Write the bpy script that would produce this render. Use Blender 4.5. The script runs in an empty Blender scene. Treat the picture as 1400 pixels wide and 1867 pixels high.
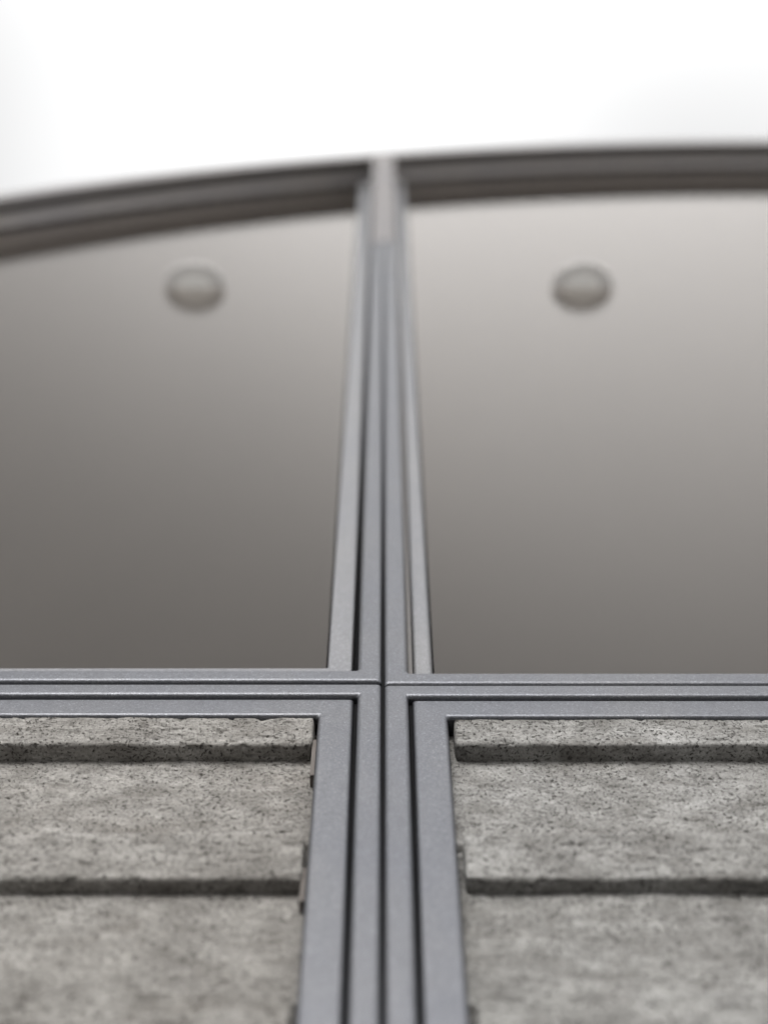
import bpy, math, random
import numpy as np
from mathutils import Vector, Matrix

scene = bpy.context.scene
CAMZ = 1.5                      # eye height; the design heights below are measured from the lens

OVERCAST = 7.4
CLOUD_AT = (6.2, 1.5, 12.0)      # added cloud noise, offset chosen to darken the left pane's reflection
# ------------------------------------------------------------------ camera, sky, sun, exposure
PITCH = math.radians(67.08)
cam = bpy.data.cameras.new('camera')
cam.sensor_fit = 'HORIZONTAL'; cam.sensor_width = 24.0; cam.lens = 50.0
cam.clip_start = 0.02; cam.clip_end = 6000
cam.dof.use_dof = True; cam.dof.focus_distance = 1.895; cam.dof.aperture_fstop = 1.45
camo = bpy.data.objects.new('camera', cam); scene.collection.objects.link(camo)
camo.location = (0.0013, -0.9493, CAMZ); camo.rotation_euler = (math.radians(90) + PITCH, 0, 0)
scene.camera = camo

SUN_EL, SUN_AZ = math.radians(24), math.radians(189)      # azimuth clockwise from +Y: low in front of the facade, veiled by cloud
world = bpy.data.worlds.new('World'); scene.world = world; world.use_nodes = True
wn = world.node_tree; wn.nodes.clear()
sky = wn.nodes.new('ShaderNodeTexSky'); sky.sky_type = 'NISHITA'; sky.sun_disc = False
sky.sun_elevation = SUN_EL; sky.sun_rotation = SUN_AZ
sky.air_density = 1.5; sky.dust_density = 3.0; sky.ozone_density = 1.0
hs = wn.nodes.new('ShaderNodeHueSaturation'); hs.inputs['Saturation'].default_value = 0.05
bg = wn.nodes.new('ShaderNodeBackground'); bg.inputs['Strength'].default_value = 0.15
wo = wn.nodes.new('ShaderNodeOutputWorld')
tc = wn.nodes.new('ShaderNodeTexCoord'); mp = wn.nodes.new('ShaderNodeMapping'); mp.inputs['Location'].default_value = CLOUD_AT
cl = wn.nodes.new('ShaderNodeTexNoise'); cl.inputs['Scale'].default_value = 1.15; cl.inputs['Detail'].default_value = 2.0; cl.inputs['Roughness'].default_value = .35
cr = wn.nodes.new('ShaderNodeMapRange'); cr.inputs['From Min'].default_value = .32; cr.inputs['From Max'].default_value = .68
cr.inputs['To Min'].default_value = .28; cr.inputs['To Max'].default_value = 1.3; cr.interpolation_type = 'SMOOTHSTEP'
mc = wn.nodes.new('ShaderNodeVectorMath'); mc.operation = 'SCALE'
wn.links.new(tc.outputs['Generated'], mp.inputs[0]); wn.links.new(mp.outputs[0], cl.inputs['Vector']); wn.links.new(cl.outputs['Fac'], cr.inputs['Value'])
wn.links.new(sky.outputs[0], hs.inputs['Color']); sx = wn.nodes.new('ShaderNodeSeparateXYZ'); wn.links.new(tc.outputs['Generated'], sx.inputs[0])
ov = wn.nodes.new('ShaderNodeMapRange'); ov.inputs['From Min'].default_value = 0.0; ov.inputs['From Max'].default_value = 1.0
ov.inputs['To Min'].default_value = OVERCAST * .33; ov.inputs['To Max'].default_value = OVERCAST      # overcast dome: zenith three times the horizon
wn.links.new(sx.outputs['Z'], ov.inputs['Value'])
cb = wn.nodes.new('ShaderNodeCombineColor'); [wn.links.new(ov.outputs[0], cb.inputs[i]) for i in range(3)]
ad = wn.nodes.new('ShaderNodeVectorMath'); ad.operation = 'ADD'; wn.links.new(cb.outputs[0], ad.inputs[0]); wn.links.new(hs.outputs[0], ad.inputs[1])
wn.links.new(ad.outputs[0], mc.inputs[0]); wn.links.new(cr.outputs[0], mc.inputs['Scale'])
wn.links.new(mc.outputs[0], bg.inputs['Color'])
wn.links.new(bg.outputs[0], wo.inputs['Surface'])

sl = bpy.data.lights.new('sun', 'SUN'); sl.energy = 1.2; sl.angle = math.radians(20); sl.color = (1, .965, .92)
so = bpy.data.objects.new('sun', sl); scene.collection.objects.link(so)
sd = Vector((math.sin(SUN_AZ) * math.cos(SUN_EL), math.cos(SUN_AZ) * math.cos(SUN_EL), math.sin(SUN_EL)))
so.rotation_euler = sd.to_track_quat('Z', 'Y').to_euler(); so.location = (0, -6, 12)

scene.view_settings.view_transform = 'Standard'; scene.view_settings.look = 'None'
scene.view_settings.exposure = -0.1; scene.view_settings.gamma = 1
scene.cycles.max_bounces = 12; scene.cycles.diffuse_bounces = 5; scene.cycles.glossy_bounces = 5
scene.cycles.transparent_max_bounces = 12

# ------------------------------------------------------------------ helpers
def link(o, parent=None):
    scene.collection.objects.link(o)
    if parent: o.parent = parent
    return o

def mesh_obj(name, verts, faces, mat, parent=None, smooth=False):
    me = bpy.data.meshes.new(name); me.from_pydata(verts, [], faces); me.validate(); me.update()
    if mat: me.materials.append(mat)
    if smooth: me.polygons.foreach_set('use_smooth', [True] * len(me.polygons))
    return link(bpy.data.objects.new(name, me), parent)

def thing(name, label, cat, loc=(0, 0, 0), group=None):
    o = bpy.data.objects.new(name, None); o.location = loc; link(o)
    o['label'] = label; o['category'] = cat
    if group: o['group'] = group
    o.empty_display_size = .1
    return o

def rel(o, root):
    """parts are written in world coordinates; move them under their root"""
    o.parent = root; o.matrix_parent_inverse = Matrix.Translation(root.location).inverted(); return o

def struct(o): o['kind'] = 'structure'; return o

def box(name, x0, x1, y0, y1, z0, z1, mat, parent=None):
    v = [(x, y, z) for x in (x0, x1) for y in (y0, y1) for z in (z0, z1)]
    f = [(0, 1, 3, 2), (4, 6, 7, 5), (0, 4, 5, 1), (2, 3, 7, 6), (0, 2, 6, 4), (1, 5, 7, 3)]
    o = mesh_obj(name, v, f, mat)
    if parent: rel(o, parent)
    return o

class N:
    def __init__(s, name):
        s.m = bpy.data.materials.new(name); s.m.use_nodes = True; s.t = s.m.node_tree; s.t.nodes.clear()
        s.out = s.t.nodes.new('ShaderNodeOutputMaterial')
    def n(s, typ, **kw):
        nd = s.t.nodes.new(typ)
        for k, v in kw.items():
            if hasattr(nd, k): setattr(nd, k, v)
            else: nd.inputs[k.replace('_', ' ')].default_value = v
        return nd
    def l(s, a, b): s.t.links.new(a, b)
    def math(s, op, a, b=None, c=None):
        nd = s.t.nodes.new('ShaderNodeMath'); nd.operation = op
        for i, v in enumerate((a, b, c)):
            if v is None: continue
            if isinstance(v, (int, float)): nd.inputs[i].default_value = v
            else: s.l(v, nd.inputs[i])
        return nd.outputs[0]
    def coord(s, scale=(1, 1, 1)):
        tc = s.t.nodes.new('ShaderNodeTexCoord'); mp = s.t.nodes.new('ShaderNodeMapping')
        mp.inputs['Scale'].default_value = scale; s.l(tc.outputs['Object'], mp.inputs[0]); return mp.outputs[0]
    def noise(s, co, scale, detail=4, rough=.5):
        nd = s.n('ShaderNodeTexNoise'); nd.inputs['Scale'].default_value = scale
        nd.inputs['Detail'].default_value = detail; nd.inputs['Roughness'].default_value = rough
        s.l(co, nd.inputs['Vector']); return nd.outputs['Fac']
    def ramp(s, fac, stops):
        nd = s.n('ShaderNodeValToRGB'); r = nd.color_ramp
        while len(r.elements) < len(stops): r.elements.new(.5)
        for e, (p, c) in zip(r.elements, stops):
            e.position = p; e.color = (*c, 1) if len(c) == 3 else c
        s.l(fac, nd.inputs[0]); return nd.outputs[0]
    def mix(s, fac, a, b, blend='MIX'):
        nd = s.n('ShaderNodeMix'); nd.data_type = 'RGBA'; nd.blend_type = blend
        for i, v in ((0, fac), (6, a), (7, b)):
            if isinstance(v, (int, float)): nd.inputs[i].default_value = v
            elif isinstance(v, tuple): nd.inputs[i].default_value = (*v, 1)
            else: s.l(v, nd.inputs[i])
        return nd.outputs[2]
    def bump(s, h, dist, strength=1, prev=None):
        nd = s.n('ShaderNodeBump'); nd.inputs['Distance'].default_value = dist; nd.inputs['Strength'].default_value = strength
        s.l(h, nd.inputs['Height'])
        if prev: s.l(prev, nd.inputs['Normal'])
        return nd.outputs[0]
    def bsdf(s, col, rough, metal=0.0, normal=None, spec=.5):
        b = s.n('ShaderNodeBsdfPrincipled')
        for k, v in (('Base Color', col), ('Roughness', rough), ('Metallic', metal)):
            if isinstance(v, tuple): b.inputs[k].default_value = (*v, 1)
            elif isinstance(v, (int, float)): b.inputs[k].default_value = v
            else: s.l(v, b.inputs[k])
        b.inputs['Specular IOR Level'].default_value = spec
        if normal: s.l(normal, b.inputs['Normal'])
        s.l(b.outputs[0], s.out.inputs[0]); return b

def mat_metal(name, c, rough=.42, metal=.75, grain=1.0):
    k = N(name); co = k.coord()
    vo = k.n('ShaderNodeTexVoronoi'); vo.inputs['Scale'].default_value = 680; k.l(co, vo.inputs['Vector'])
    sep = k.n('ShaderNodeSeparateColor'); k.l(vo.outputs['Color'], sep.inputs[0])
    fl = k.ramp(sep.outputs[0], [(0, (.80, .80, .80)), (.55, (1, 1, 1)), (.9, (1.12,) * 3), (1, (1.5,) * 3)])
    big = k.noise(co, 5, 4, .6); var = k.ramp(big, [(.3, (.93, .94, .97)), (.7, (1.05, 1.04, 1.02))])
    fine = k.noise(co, 900, 2, .6)
    smudge = k.noise(k.coord((1, 1, .25)), 38, 5, .65)
    fl = k.mix(grain, (1., 1., 1.), fl)
    col = k.mix(1.0, k.mix(1.0, c, fl, 'MULTIPLY'), var, 'MULTIPLY')
    dust = k.ramp(smudge, [(.55, (0, 0, 0)), (.8, (1, 1, 1))])
    col = k.mix(k.math('MULTIPLY', dust, .22), col, (c[0] * 1.35, c[1] * 1.32, c[2] * 1.25))
    ro = k.math('ADD', k.math('MULTIPLY', smudge, .18), rough - .09)
    nb = k.bump(fine, .00022, 1.0)
    nb = k.bump(sep.outputs[1], .00012, 1.0, nb)
    k.bsdf(col, ro, metal, nb); return k.m

def mat_plain(name, c, rough=.6, metal=0., nscale=40, amt=.12, bump=.0004, spec=.5):
    k = N(name); co = k.coord(); n = k.noise(co, nscale, 5, .6)
    lo = tuple(v * (1 - amt) for v in c); hi = tuple(v * (1 + amt) for v in c)
    k.bsdf(k.ramp(n, [(.3, lo), (.7, hi)]), rough, metal, k.bump(n, bump), spec); return k.m

def mat_concrete(name, tint=(1, 1, 1)):
    k = N(name); co = k.coord(); cs = k.coord((.85, 1, 1.1))
    big = k.noise(co, 7, 5, .6); mid = k.noise(k.coord((.7, 1, 1.3)), 30, 6, .65); fine = k.noise(co, 260, 4, .7)
    base = k.ramp(big, [(.25, (.205, .200, .192)), (.5, (.275, .271, .26)), (.75, (.345, .343, .335))])
    m2 = k.ramp(mid, [(.34, (.66, .645, .625)), (.5, (.96, .955, .945)), (.66, (1.34, 1.34, 1.33))])
    col = k.mix(.85, base, k.mix(1.0, base, m2, 'MULTIPLY'))
    f2 = k.ramp(fine, [(.36, (.74,) * 3), (.64, (1.2,) * 3)])
    col = k.mix(1.0, col, f2, 'MULTIPLY')
    # brownish stain clouds and pale bloom
    st = k.ramp(k.noise(k.coord((.5, 1, 1)), 12, 5, .7), [(.55, (0, 0, 0)), (.75, (1, 1, 1))])
    col = k.mix(k.math('MULTIPLY', st, .35), col, (.19, .172, .152))
    bl = k.ramp(k.noise(k.coord((.8, 3, 1.6)), 21, 6, .7), [(.56, (0, 0, 0)), (.72, (1, 1, 1))])
    col = k.mix(k.math('MULTIPLY', bl, .6), col, (.45, .443, .427))
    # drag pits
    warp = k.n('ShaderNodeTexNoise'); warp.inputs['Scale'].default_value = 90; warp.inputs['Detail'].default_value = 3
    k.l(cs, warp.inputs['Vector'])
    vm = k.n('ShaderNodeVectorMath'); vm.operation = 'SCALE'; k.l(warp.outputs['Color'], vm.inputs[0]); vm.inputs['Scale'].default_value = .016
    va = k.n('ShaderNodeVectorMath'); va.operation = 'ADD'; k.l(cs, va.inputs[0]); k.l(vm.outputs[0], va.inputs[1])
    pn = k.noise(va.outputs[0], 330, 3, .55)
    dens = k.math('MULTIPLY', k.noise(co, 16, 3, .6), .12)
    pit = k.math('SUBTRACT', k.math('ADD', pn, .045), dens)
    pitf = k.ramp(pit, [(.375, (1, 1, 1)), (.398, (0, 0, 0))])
    col = k.mix(k.math('MULTIPLY', pitf, .92), col, (.05, .046, .042))  # shade inside the pits painted in as dark colour
    grain = k.ramp(k.noise(co, 520, 2, .5), [(.66, (0, 0, 0)), (.74, (1, 1, 1))])
    col = k.mix(k.math('MULTIPLY', grain, .35), col, (.50, .49, .47))
    col = k.mix(1.0, col, tint, 'MULTIPLY')
    h = k.math('ADD', k.math('MULTIPLY', fine, .5), k.math('MULTIPLY', mid, .8))
    nb = k.bump(h, .0026, .8)
    nb = k.bump(k.math('SUBTRACT', 1.0, pitf), .0022, .9, nb)
    k.bsdf(col, .88, 0, nb, .3); return k.m

def mat_glass(name):
    k = N(name)
    g = k.n('ShaderNodeNewGeometry'); d = k.n('ShaderNodeVectorMath'); d.operation = 'DOT_PRODUCT'
    k.l(g.outputs['Normal'], d.inputs[0]); k.l(g.outputs['Incoming'], d.inputs[1])
    c = k.math('ABSOLUTE', d.outputs['Value'])
    f = k.math('ADD', k.math('MULTIPLY', k.math('POWER', k.math('SUBTRACT', 1.0, c), 5.0), .78), .016)
    tr = k.n('ShaderNodeBsdfTransparent'); tr.inputs['Color'].default_value = (.80, .78, .76, 1)
    gl = k.n('ShaderNodeBsdfGlossy'); gl.inputs['Roughness'].default_value = 0.0; gl.inputs['Color'].default_value = (1, .972, .95, 1)
    mx = k.n('ShaderNodeMixShader'); k.l(f, mx.inputs[0]); k.l(tr.outputs[0], mx.inputs[1]); k.l(gl.outputs[0], mx.inputs[2])
    k.l(mx.outputs[0], k.out.inputs[0]); return k.m

def mat_lamp(name, c, e):
    k = N(name); b = k.bsdf(c, .4); b.inputs['Emission Color'].default_value = (1, .98, .94, 1); b.inputs['Emission Strength'].default_value = e; return k.m
M = dict(
    metal=mat_metal('powder_coated_grey_metal', (.122, .125, .136), .38, .8, 1.0),
    bead=mat_metal('glazing_bead_metal', (.175, .176, .184), .45, .6),
    soffit=mat_metal('anodised_trim', (.88, .85, .85), .5, .15, .3),
    verge=mat_metal('dark_roof_edge_metal', (.25, .237, .233), .5, .3, .3),
    cover=mat_metal('pale_joint_cover', (.165, .156, .156), .55, .4, .3),
    rubber=mat_plain('black_gasket', (.010, .010, .011), .9, spec=.08),
    seal=mat_plain('brown_grey_sealant', (.10, .093, .09), .6),
    wood=mat_plain('pale_timber_batten', (.11, .095, .085), .7),
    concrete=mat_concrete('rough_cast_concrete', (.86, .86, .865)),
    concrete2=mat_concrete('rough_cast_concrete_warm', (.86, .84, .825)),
    glass=mat_glass('window_glass'),
    ceiling=mat_plain('white_plaster', (.84, .82, .805), .9, 0, 3, .03, .0005),
    floor=mat_plain('grey_screed_floor', (.09, .09, .09), .6, 0, 2, .1),
    wall=mat_plain('interior_wall_paint', (.1, .095, .092), .9, 0, 3, .05),
    render=mat_plain('grey_render', (.30, .295, .285), .9, 0, 6, .15, .001),
    paving=mat_plain('pale_paving', (.17, .167, .162), .85, 0, 1.5, .15, .002),
    lampring=mat_lamp('glowing_lamp_housing', (.70, .68, .67), .13),  # housing glow added to lighten the ring
    lamplens=mat_lamp('dim_lamp_cover', (.80, .79, .77), .19),
)

# ------------------------------------------------------------------ noise in numpy (value noise fbm)
def vnoise(x, y, seed):
    xi = np.floor(x).astype(np.int64); yi = np.floor(y).astype(np.int64); fx = x - xi; fy = y - yi
    fx = fx * fx * (3 - 2 * fx); fy = fy * fy * (3 - 2 * fy)
    def h(a, b):
        n = (a * 374761393 + b * 668265263 + seed * 974634777) & 0x7fffffff
        n = ((n ^ (n >> 13)) * 1274126177) & 0x7fffffff
        return ((n ^ (n >> 16)) & 0xffff) / 32767.5 - 1
    return (h(xi, yi) * (1 - fx) + h(xi + 1, yi) * fx) * (1 - fy) + (h(xi, yi + 1) * (1 - fx) + h(xi + 1, yi + 1) * fx) * fy
def fbm(x, y, seed, octv=4):
    r = 0; a = 1.; t = 0
    for i in range(octv): r = r + a * vnoise(x, y, seed + i); t += a; a *= .55; x = x * 2.03; y = y * 2.03
    return r / t

# ------------------------------------------------------------------ frame outlines
AX, AZ = 1.26, 1.70            # centre of the arch (AZ measured from the lens)
def fillet(p, a, b, r, n):
    """rounded corner at p between neighbours in directions a and b"""
    p = np.array(p); a = np.array(a) / np.linalg.norm(a); b = np.array(b) / np.linalg.norm(b)
    ang = math.acos(max(-1, min(1, float(a @ b)))); t = r / math.tan(ang / 2)
    s, e = p + a * t, p + b * t; bis = (a + b) / np.linalg.norm(a + b); c = p + bis * (r / math.sin(ang / 2))
    out = []
    for i in range(n + 1):
        q = (s * (1 - i / n) + e * (i / n)) - c; q = q / np.linalg.norm(q) * r
        out.append(tuple(c + q))
    return out
def loop_rect(x0, x1, z0, z1, d, r, n=6, dl=0, dr=0):
    X0, X1, Z0, Z1 = x0 + d + dl, x1 - d - dr, z0 + d, z1 - d
    L = []
    L += fillet((X0, Z0), (0, 1), (1, 0), r, n); L += fillet((X1, Z0), (-1, 0), (0, 1), r, n)
    L += fillet((X1, Z1), (0, -1), (-1, 0), r, n); L += fillet((X0, Z1), (1, 0), (0, -1), r, n)
    return L
def loop_arch(x0, x1, z0, d, r, R, n=6, N_=44):
    """arched window outline; x0 or x1 None = the arch itself reaches the bottom rail"""
    Z0 = z0 + d; L = []
    xl = x0 + d if x0 is not None else AX - math.sqrt(R * R - (Z0 - AZ) ** 2)
    xr = x1 - d if x1 is not None else AX + math.sqrt(R * R - (Z0 - AZ) ** 2)
    L += fillet((xl, Z0), (0, 1), (1, 0), r, n); L += fillet((xr, Z0), (-1, 0), (0, 1), r, n)
    def az(x): return math.acos(max(-1, min(1, (x - AX) / R)))
    a1 = az(xr) if x1 is not None else math.atan2(Z0 + 2 * r - AZ, xr - AX)
    a0 = az(xl) if x0 is not None else math.pi - math.atan2(Z0 + 2 * r - AZ, AX - xl)
    for i in range(N_ + 1):
        a = a1 + (a0 - a1) * i / N_; L.append((AX + R * math.cos(a), AZ + R * math.sin(a)))
    return L
def skin(name, loops, mat, parent, closed=False):
    """loops: list of (outline, y); closed = also join last to first"""
    n = len(loops[0][0]); V = []; F = []
    for L, y in loops: V += [(x, y, z + CAMZ) for x, z in L]
    m = len(loops)
    for k in range(m if closed else m - 1):
        k2 = (k + 1) % m
        for i in range(n):
            j = (i + 1) % n; F.append((k * n + i, k * n + j, k2 * n + j, k2 * n + i))
    o = mesh_obj(name, V, F, mat, None, True)
    w = o.modifiers.new('normals', 'WEIGHTED_NORMAL'); w.keep_sharp = False
    rel(o, parent); return o
def profile(a, c, yf, yb, b, seg=4):
    """(inset, y) pairs round a bar: outer side, rounded front, inner side, back"""
    P = [(a, yb)]
    for i in range(seg + 1): t = math.pi / 2 * i / seg; P.append((a + b - b * math.cos(t), yf + b - b * math.sin(t)))
    for i in range(seg + 1): t = math.pi / 2 * (1 - i / seg); P.append((c - b + b * math.cos(t), yf + b - b * math.sin(t)))
    P.append((c, yb)); return P
def ring(name, outline, a, c, yf, yb, b, ro, ri, mat, parent):
    P = profile(a, c, yf, yb, b)
    loops = [(outline(d, ro + (ri - ro) * (d - a) / (c - a)), y) for d, y in P]
    return skin(name, loops, mat, parent, True)

XL, X0, X1, XR = -2.215, 0.0, 2.52, 4.735
ZB = -0.95
# ------------------------------------------------------------------ arched windows above the transom
def arched_window(x0, x1, zb, label, side):
    r = thing('arched_window', label, 'window', ((x0 if x0 is not None else XL), 0, zb + CAMZ), 'arched window lights above the concrete panels')
    H = lambda R: (lambda d, rr: loop_arch(x0, x1, zb, d, rr, R))
    HR = lambda a, c, Ra, Rc: (lambda d, rr: loop_arch(x0, x1, zb, d, rr, Ra + (Rc - Ra) * (d - a) / (c - a)))
    ring('frame', HR(.0017, .0307, 3.485, 3.462), .0016, .0307, 0, .049, .0060, .003, .0065, M['metal'], r)
    ba, bc, yf = (.0385, .0700, .019) if side == 'l' else (.0372, .0625, .021)
    ring('glazing_bead', HR(ba, bc, 3.480, 3.462), ba, bc, yf, .0345, .003 if side == 'l' else .006, .004, .004, M['bead'], r)
    ring('gap_seal', HR(.0309, ba - .0002, 3.482, 3.480), .0309, ba - .0002, .033 if side == 'l' else .014, .0415, .001, .004, .004, M['rubber' if side == 'l' else 'seal'], r)
    ring('gasket_gap_black', HR(bc + .0002, bc + .0028, 3.466, 3.462), bc + .0002, bc + .0028, .029, .0344, .0008, .003, .003, M['rubber'], r)
    L = loop_arch(x0, x1, zb, .05, .003, 3.470); n = len(L)
    V = [(x, .035, z + CAMZ) for x, z in L] + [(x, .041, z + CAMZ) for x, z in L]
    F = [tuple(range(n)), tuple(range(2 * n - 1, n - 1, -1))] + [(i, i + n, (i + 1) % n + n, (i + 1) % n) for i in range(n)]
    rel(mesh_obj('glass_pane', V, F, M['glass']), r)
arched_window(None, X0, 1.7148, 'left grey framed arched glass window, the darker pane, above the left rough concrete panel', 'l')
arched_window(X0, X1, 1.7078, 'right grey framed arched glass window, the lighter pane, above the right rough concrete panel', 'r')
arched_window(X1, None, 1.7078, 'outermost grey framed arched glass window beyond the right one', 'r')

# ------------------------------------------------------------------ concrete panels below
def patch(name, xs, prof, mat, parent, seed, y_amp, caps=(False, False), wav=1.0):
    """sheet swept along x; prof = list of (y, z, ny, nz) around the section; displaced along the normal"""
    xs = np.array(xs); P = np.array(prof); s = np.concatenate([[0], np.cumsum(np.hypot(*np.diff(P[:, :2], axis=0).T))])
    X, S = np.meshgrid(xs, s, indexing='ij'); Y = np.tile(P[:, 0], (len(xs), 1)); Z = np.tile(P[:, 1], (len(xs), 1))
    NY = np.tile(P[:, 2], (len(xs), 1)); NZ = np.tile(P[:, 3], (len(xs), 1))
    d = y_amp * (1.1 * fbm(X * 9, S * 14, seed, 4) * wav + .55 * fbm(X * 60, S * 80, seed + 9, 3))
    p = fbm(X * 120 + 3 * fbm(X * 40, S * 50, seed + 30, 2), S * 210, seed + 20, 3); d = d - y_amp * 2.1 * np.clip((p - .28) * 3.2, 0, 1)
    Y = Y + d * NY; Z = Z + d * NZ
    nx, ns = X.shape
    V = np.stack([X, Y, Z + CAMZ], -1).reshape(-1, 3)
    idx = np.arange(nx * ns).reshape(nx, ns)
    F = np.stack([idx[:-1, :-1], idx[1:, :-1], idx[1:, 1:], idx[:-1, 1:]], -1).reshape(-1, 4)
    V = V.tolist(); F = F.tolist()
    if caps[0] or caps[1]:
        cy, cz = P[:, 0].max(), P[:, 1].mean()
        for side, on in ((0, caps[0]), (-1, caps[1])):
            if not on: continue
            ring_prev = idx[side]; sx = -1 if side == 0 else 1
            for f_, dx in ((.93, .0018), (.75, .0030), (.0, .0034)):
                start = len(V)
                for k_ in range(ns):
                    v = V[ring_prev[k_]] if f_ == .93 else base[k_]
                    if f_ == .93 and k_ == 0: base = [list(V[q]) for q in ring_prev]
                    b0 = base[k_] if f_ != .93 else base[k_]
                    V.append([b0[0] + sx * dx, cy + (b0[1] - cy) * (f_ if f_ else .2), cz + CAMZ + (b0[2] - cz - CAMZ) * (f_ if f_ else .2)])
                cur = list(range(start, start + ns))
                for k_ in range(ns - 1):
                    q = [ring_prev[k_], ring_prev[k_ + 1], cur[k_ + 1], cur[k_]]
                    F.append([int(t) for t in (q if side == 0 else q[::-1])])
                ring_prev = cur
            F.append([int(t) for t in ring_prev])
    me_o = mesh_obj(name, V, F, mat, None, True); rel(me_o, parent); return me_o

def rib_profile(yf, yb, zt, zb, step, lean=0.0):
    c = .0045; P = []
    def seg(a, b, n_):
        L = math.hypot(b[0] - a[0], b[1] - a[1]); k = max(1, int(L / step))
        for i in range(k): t = i / k; P.append((a[0] + (b[0] - a[0]) * t, a[1] + (b[1] - a[1]) * t, *n_))
    seg((yb, zt), (yf + c, zt), (0, 1))
    for i in range(5): t = math.pi / 2 * i / 5; P.append((yf + c - c * math.sin(t), zt - c + c * math.cos(t), -math.sin(t), math.cos(t)))
    seg((yf, zt - c), (yf, zb + c), (-1, 0))
    for i in range(5): t = math.pi / 2 * i / 5; P.append((yf + c - c * math.cos(t), zb + c - c * math.sin(t), -math.cos(t), -math.sin(t)))
    seg((yf + c, zb), (yb, zb), (0, -1)); P.append((yb, zb, 0, -1))
    P = [(y - lean * (z - zb) / (zt - zb) * (y < yb - .001), z, a, b) for y, z, a, b in P]
    return P

def xgrid(a, b, fine_lo, fine_hi, s, S):
    xs = [a]; x = a
    while x < b - 1e-6:
        x += s if fine_lo <= x <= fine_hi else S
        xs.append(min(x, b))
    return xs

def cladding(x0, x1, label, seed, near, sgn, mat):
    """near: the side of x=0; ribs start 8.5 cm from that mullion"""
    root = thing('cladding_panel', label, 'wall panel', (x0 if x0 > -1 else x0, 0, ZB + CAMZ), 'ribbed concrete panels below the window')
    zt = 1.7095 if sgn >= 0 else 1.7125
    ring('outer_frame', lambda d, r: loop_rect(x0, x1, ZB, zt, d, r), .0016, .0307, 0, .058, .0060, .0035, .002, M['metal'], root)
    il, ir = (.0378, .0375)
    ring('gasket_gap_black', lambda d, r: loop_rect(x0, x1, ZB, zt, d, r), .0306, .0352, .012, .057, .001, .003, .003, M['rubber'], root)  # black strip added so the gap between the frames reads as deep shade
    ring('inner_frame', lambda d, r: loop_rect(x0, x1, ZB, zt + .0026, d, r), .0350, .0762, .0035, .050, .0055, .003, .0032, M['metal'], root)
    s = .0016 if near else .01
    flo, fhi = (-.56, 0) if sgn < 0 else (0, .56)
    xs = xgrid(x0 + .06, x1 - .06, flo, fhi, s, .012)
    # smooth face behind the ribs
    zs = []; z = 1.66
    while z > ZB + .05: zs.append(z); z -= (s if (near and z > 1.02) else .012)
    zs.append(ZB + .05)
    def swell(z):
        u = (1.4047 - z) % .2503          # distance below the top edge of a rib
        v = .2503 - u                     # height above it
        return .0075 * max(0.0, 1 - v / .030) ** 1.3
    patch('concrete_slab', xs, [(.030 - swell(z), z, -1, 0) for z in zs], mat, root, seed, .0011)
    # ribs
    k = 0; zb_ = 1.5808
    ra, rb = x0 + .0862, x1 - .0835
    while zb_ > ZB + .15:
        ht = .0742; yf = (.0076, .0118, .010)[min(k, 2)]
        fx = xgrid(ra, rb, flo, fhi, s if k < 3 else .008, .012)
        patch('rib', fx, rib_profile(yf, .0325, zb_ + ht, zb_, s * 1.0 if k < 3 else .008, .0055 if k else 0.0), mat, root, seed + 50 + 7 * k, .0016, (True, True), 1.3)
        k += 1; zb_ -= .2503
    if sgn < 0:
        b = box('batten', x1 - .0812, x1 - .0765, .0135, .029, 1.525 + CAMZ, 1.6 + CAMZ, M['wood'], root)
        b = box('batten', x1 - .0822, x1 - .0772, .016, .029, 1.30 + CAMZ, 1.355 + CAMZ, M['wood'], root)
    box('backing_board', x0 + .004, x1 - .004, .0585, .075, ZB + .004 + CAMZ, 1.68 + CAMZ, M['rubber'], root)
    return root
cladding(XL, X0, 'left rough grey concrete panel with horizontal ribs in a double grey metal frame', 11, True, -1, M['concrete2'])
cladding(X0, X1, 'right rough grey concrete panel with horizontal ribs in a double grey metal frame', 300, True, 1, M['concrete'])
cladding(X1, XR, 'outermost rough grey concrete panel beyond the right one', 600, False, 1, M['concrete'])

# ------------------------------------------------------------------ arch trim, mullions and transom behind
def arc_bar(name, r0, r1, y0, y1, mat, parent, a0=0.0, a1=math.pi, n=120, closed=True):
    V = []; F = []
    for i in range(n + 1):
        a = a0 + (a1 - a0) * i / n; c, s_ = math.cos(a), math.sin(a)
        for (r, y) in ((r0, y0), (r0, y1), (r1, y1), (r1, y0)): V.append((AX + r * c, y, AZ + r * s_ + CAMZ))
    for i in range(n):
        for k in range(4): F.append((4 * i + k, 4 * i + (k + 1) % 4, 4 * i + 4 + (k + 1) % 4, 4 * i + 4 + k))
    F.append((0, 1, 2, 3)); F.append((4 * n + 3, 4 * n + 2, 4 * n + 1, 4 * n))
    o = mesh_obj(name, V, F, mat, None)
    if parent: rel(o, parent)
    return o
trim = thing('arch_trim', 'curved dark metal roof edge trim running over both arched windows', 'roof trim', (AX, 0, AZ + CAMZ))
arc_bar('shadow_groove', 3.468, 3.475, .0245, .0346, M['rubber'], trim)
arc_bar('trim_strip', 3.450, 3.490, .0030, .0243, M['soffit'], trim)
arc_bar('added_head_liner', 3.455, 3.466, .0415, .115, M['ceiling'], trim)  # liner added to set the tone behind the trim's reflection
arc_bar('verge_strip', 3.453, 3.520, -.0500, 0.0, M['verge'], trim)
arc_bar('flashing', 3.521, 3.545, -.030, .10, M['verge'], trim)
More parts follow.
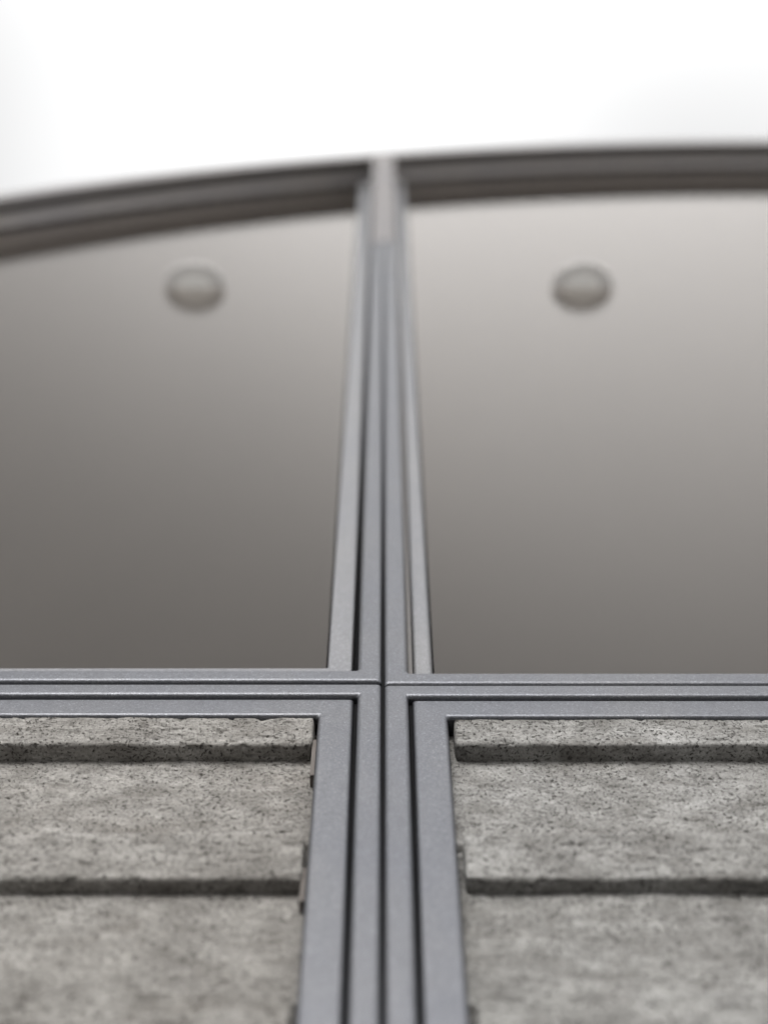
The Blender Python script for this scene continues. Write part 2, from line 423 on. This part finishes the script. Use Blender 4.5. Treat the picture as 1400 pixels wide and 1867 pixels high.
for xm in (X0, X1):
    zt = AZ + math.sqrt(3.450 ** 2 - (xm - AX) ** 2) + CAMZ
    sl_ = -(xm - AX) / math.sqrt(3.450 ** 2 - (xm - AX) ** 2)
    w = .032; V = []
    for yb_, yt_ in ((-.0012, -.0580), (.030, .030)):              # tapered cover leaning out from the post to the roof edge
        for x in (-w, w):
            for y, dz in ((yb_, -.90), (yt_, .012)): V.append((xm + x, y, zt + sl_ * x + dz))
    f = [(0, 1, 3, 2), (4, 6, 7, 5), (0, 4, 5, 1), (2, 3, 7, 6), (0, 2, 6, 4), (1, 5, 7, 3)]
    o = mesh_obj('joint_cover', V, f, M['cover']); bv = o.modifiers.new('bevel', 'BEVEL'); bv.width = .003; bv.segments = 2; rel(o, trim)
    box('joint_gap_black', xm - .0016, xm + .0016, .007, .049, ZB + CAMZ + .01, zt - .02, M['rubber'], trim)  # black strip added in the seam in place of its shade
    box('mullion_post', xm - .036, xm + .036, .0495, .13, ZB + CAMZ, zt - .01, M['soffit'], trim)
box('transom_beam', XL, XR, .0765, .13, 1.64 + CAMZ, 1.735 + CAMZ, M['soffit'], trim)

# ------------------------------------------------------------------ vaulted hall behind the windows
hall = thing('vaulted_hall', 'barrel vaulted hall behind the arched glass with pale curved ceiling', 'building', (AX, 4, 0))
DEPTH = 9.0
def vault(name, r, y0, y1, mat, n=96):
    V = []; F = []
    for i in range(n + 1):
        a = math.pi * i / n
        for y in (y0, y1): V.append((AX + r * math.cos(a), y, AZ + r * math.sin(a) + CAMZ))
    for i in range(n): F.append((2 * i, 2 * i + 1, 2 * i + 3, 2 * i + 2))
    return mesh_obj(name, V, F, mat, None, True)
c_ = vault('ceiling', 3.468, .0415, DEPTH, M['ceiling']); rel(c_, hall)
r_ = arc_bar('roof', 3.492, 3.520, .0410, DEPTH, M['verge'], hall)
rel(box('floor', XL, XR, .135, DEPTH, 1.58 + CAMZ, 1.63 + CAMZ, M['floor']), hall)
for xa, xb in ((AX - 3.53, AX - 3.462), (AX + 3.462, AX + 3.53)):
    box('side_wall', xa, xb, .0, DEPTH, 0, AZ + CAMZ, M['render'], hall)
L = [(AX + 3.467 * math.cos(math.pi * i / 60), DEPTH - .02, AZ + CAMZ + 3.467 * math.sin(math.pi * i / 60)) for i in range(61)]
L += [(AX - 3.467, DEPTH - .02, 0), (AX + 3.467, DEPTH - .02, 0)]
rel(mesh_obj('back_wall', L, [tuple(range(len(L)))], M['wall']), hall)
box('plinth', XL - .03, XR + .03, -.012, .13, 0, ZB + CAMZ - .001, M['render'], hall)

# shallow round lights clamped through the window panes, weak glow added to lift their tone
def round_light(px, pz, rx, ry, label):
    t = thing('round_light', label, 'light', (px, .0345, pz + CAMZ), 'round lights on the window panes')
    def body(name, prof, mat, n=32):
        """prof: (scale of the half ellipse, height) from the middle of the underside outwards and up"""
        V = []; F = []
        for y0, sg in ((.0345, -1), (.0415, 1)):                  # outer half, and a half added behind the pane to lift the mirrored tone
            st = len(V)
            for k, h in prof:
                for i in range(n + 1):
                    a = math.pi * i / n; V.append((px - k * rx * math.cos(a), y0 + sg * k * ry * math.sin(a), pz + CAMZ + h))
            for q in range(len(prof) - 1):
                for i in range(n): F.append((st + q * (n + 1) + i, st + q * (n + 1) + i + 1, st + (q + 1) * (n + 1) + i + 1, st + (q + 1) * (n + 1) + i))
            for q in (0, len(prof) - 1): F.append(tuple(st + q * (n + 1) + i for i in range(n + 1)))
        rel(mesh_obj(name, V, F, mat), t)
    body('housing', [(.52, .010), (.54, .0), (.60, -.003), (.93, -.003), (.985, -.001), (1.0, .0012), (.86, .010)], M['lampring'])
    body('lamp_cover', [(.10, -.006), (.35, -.005), (.48, -.003), (.515, .004)], M['lamplens'])
round_light(-.446, 3.690, .074, .060, 'shallow round grey light on the darker left window pane, leftmost of the two')
round_light(.471, 3.696, .074, .060, 'shallow round grey light on the lighter right window pane, rightmost of the two')

# ------------------------------------------------------------------ ground
g = mesh_obj('ground', [(-2500, -2500, 0), (2500, -2500, 0), (2500, 2500, 0), (-2500, 2500, 0)], [(0, 1, 2, 3)], M['paving']); struct(g)
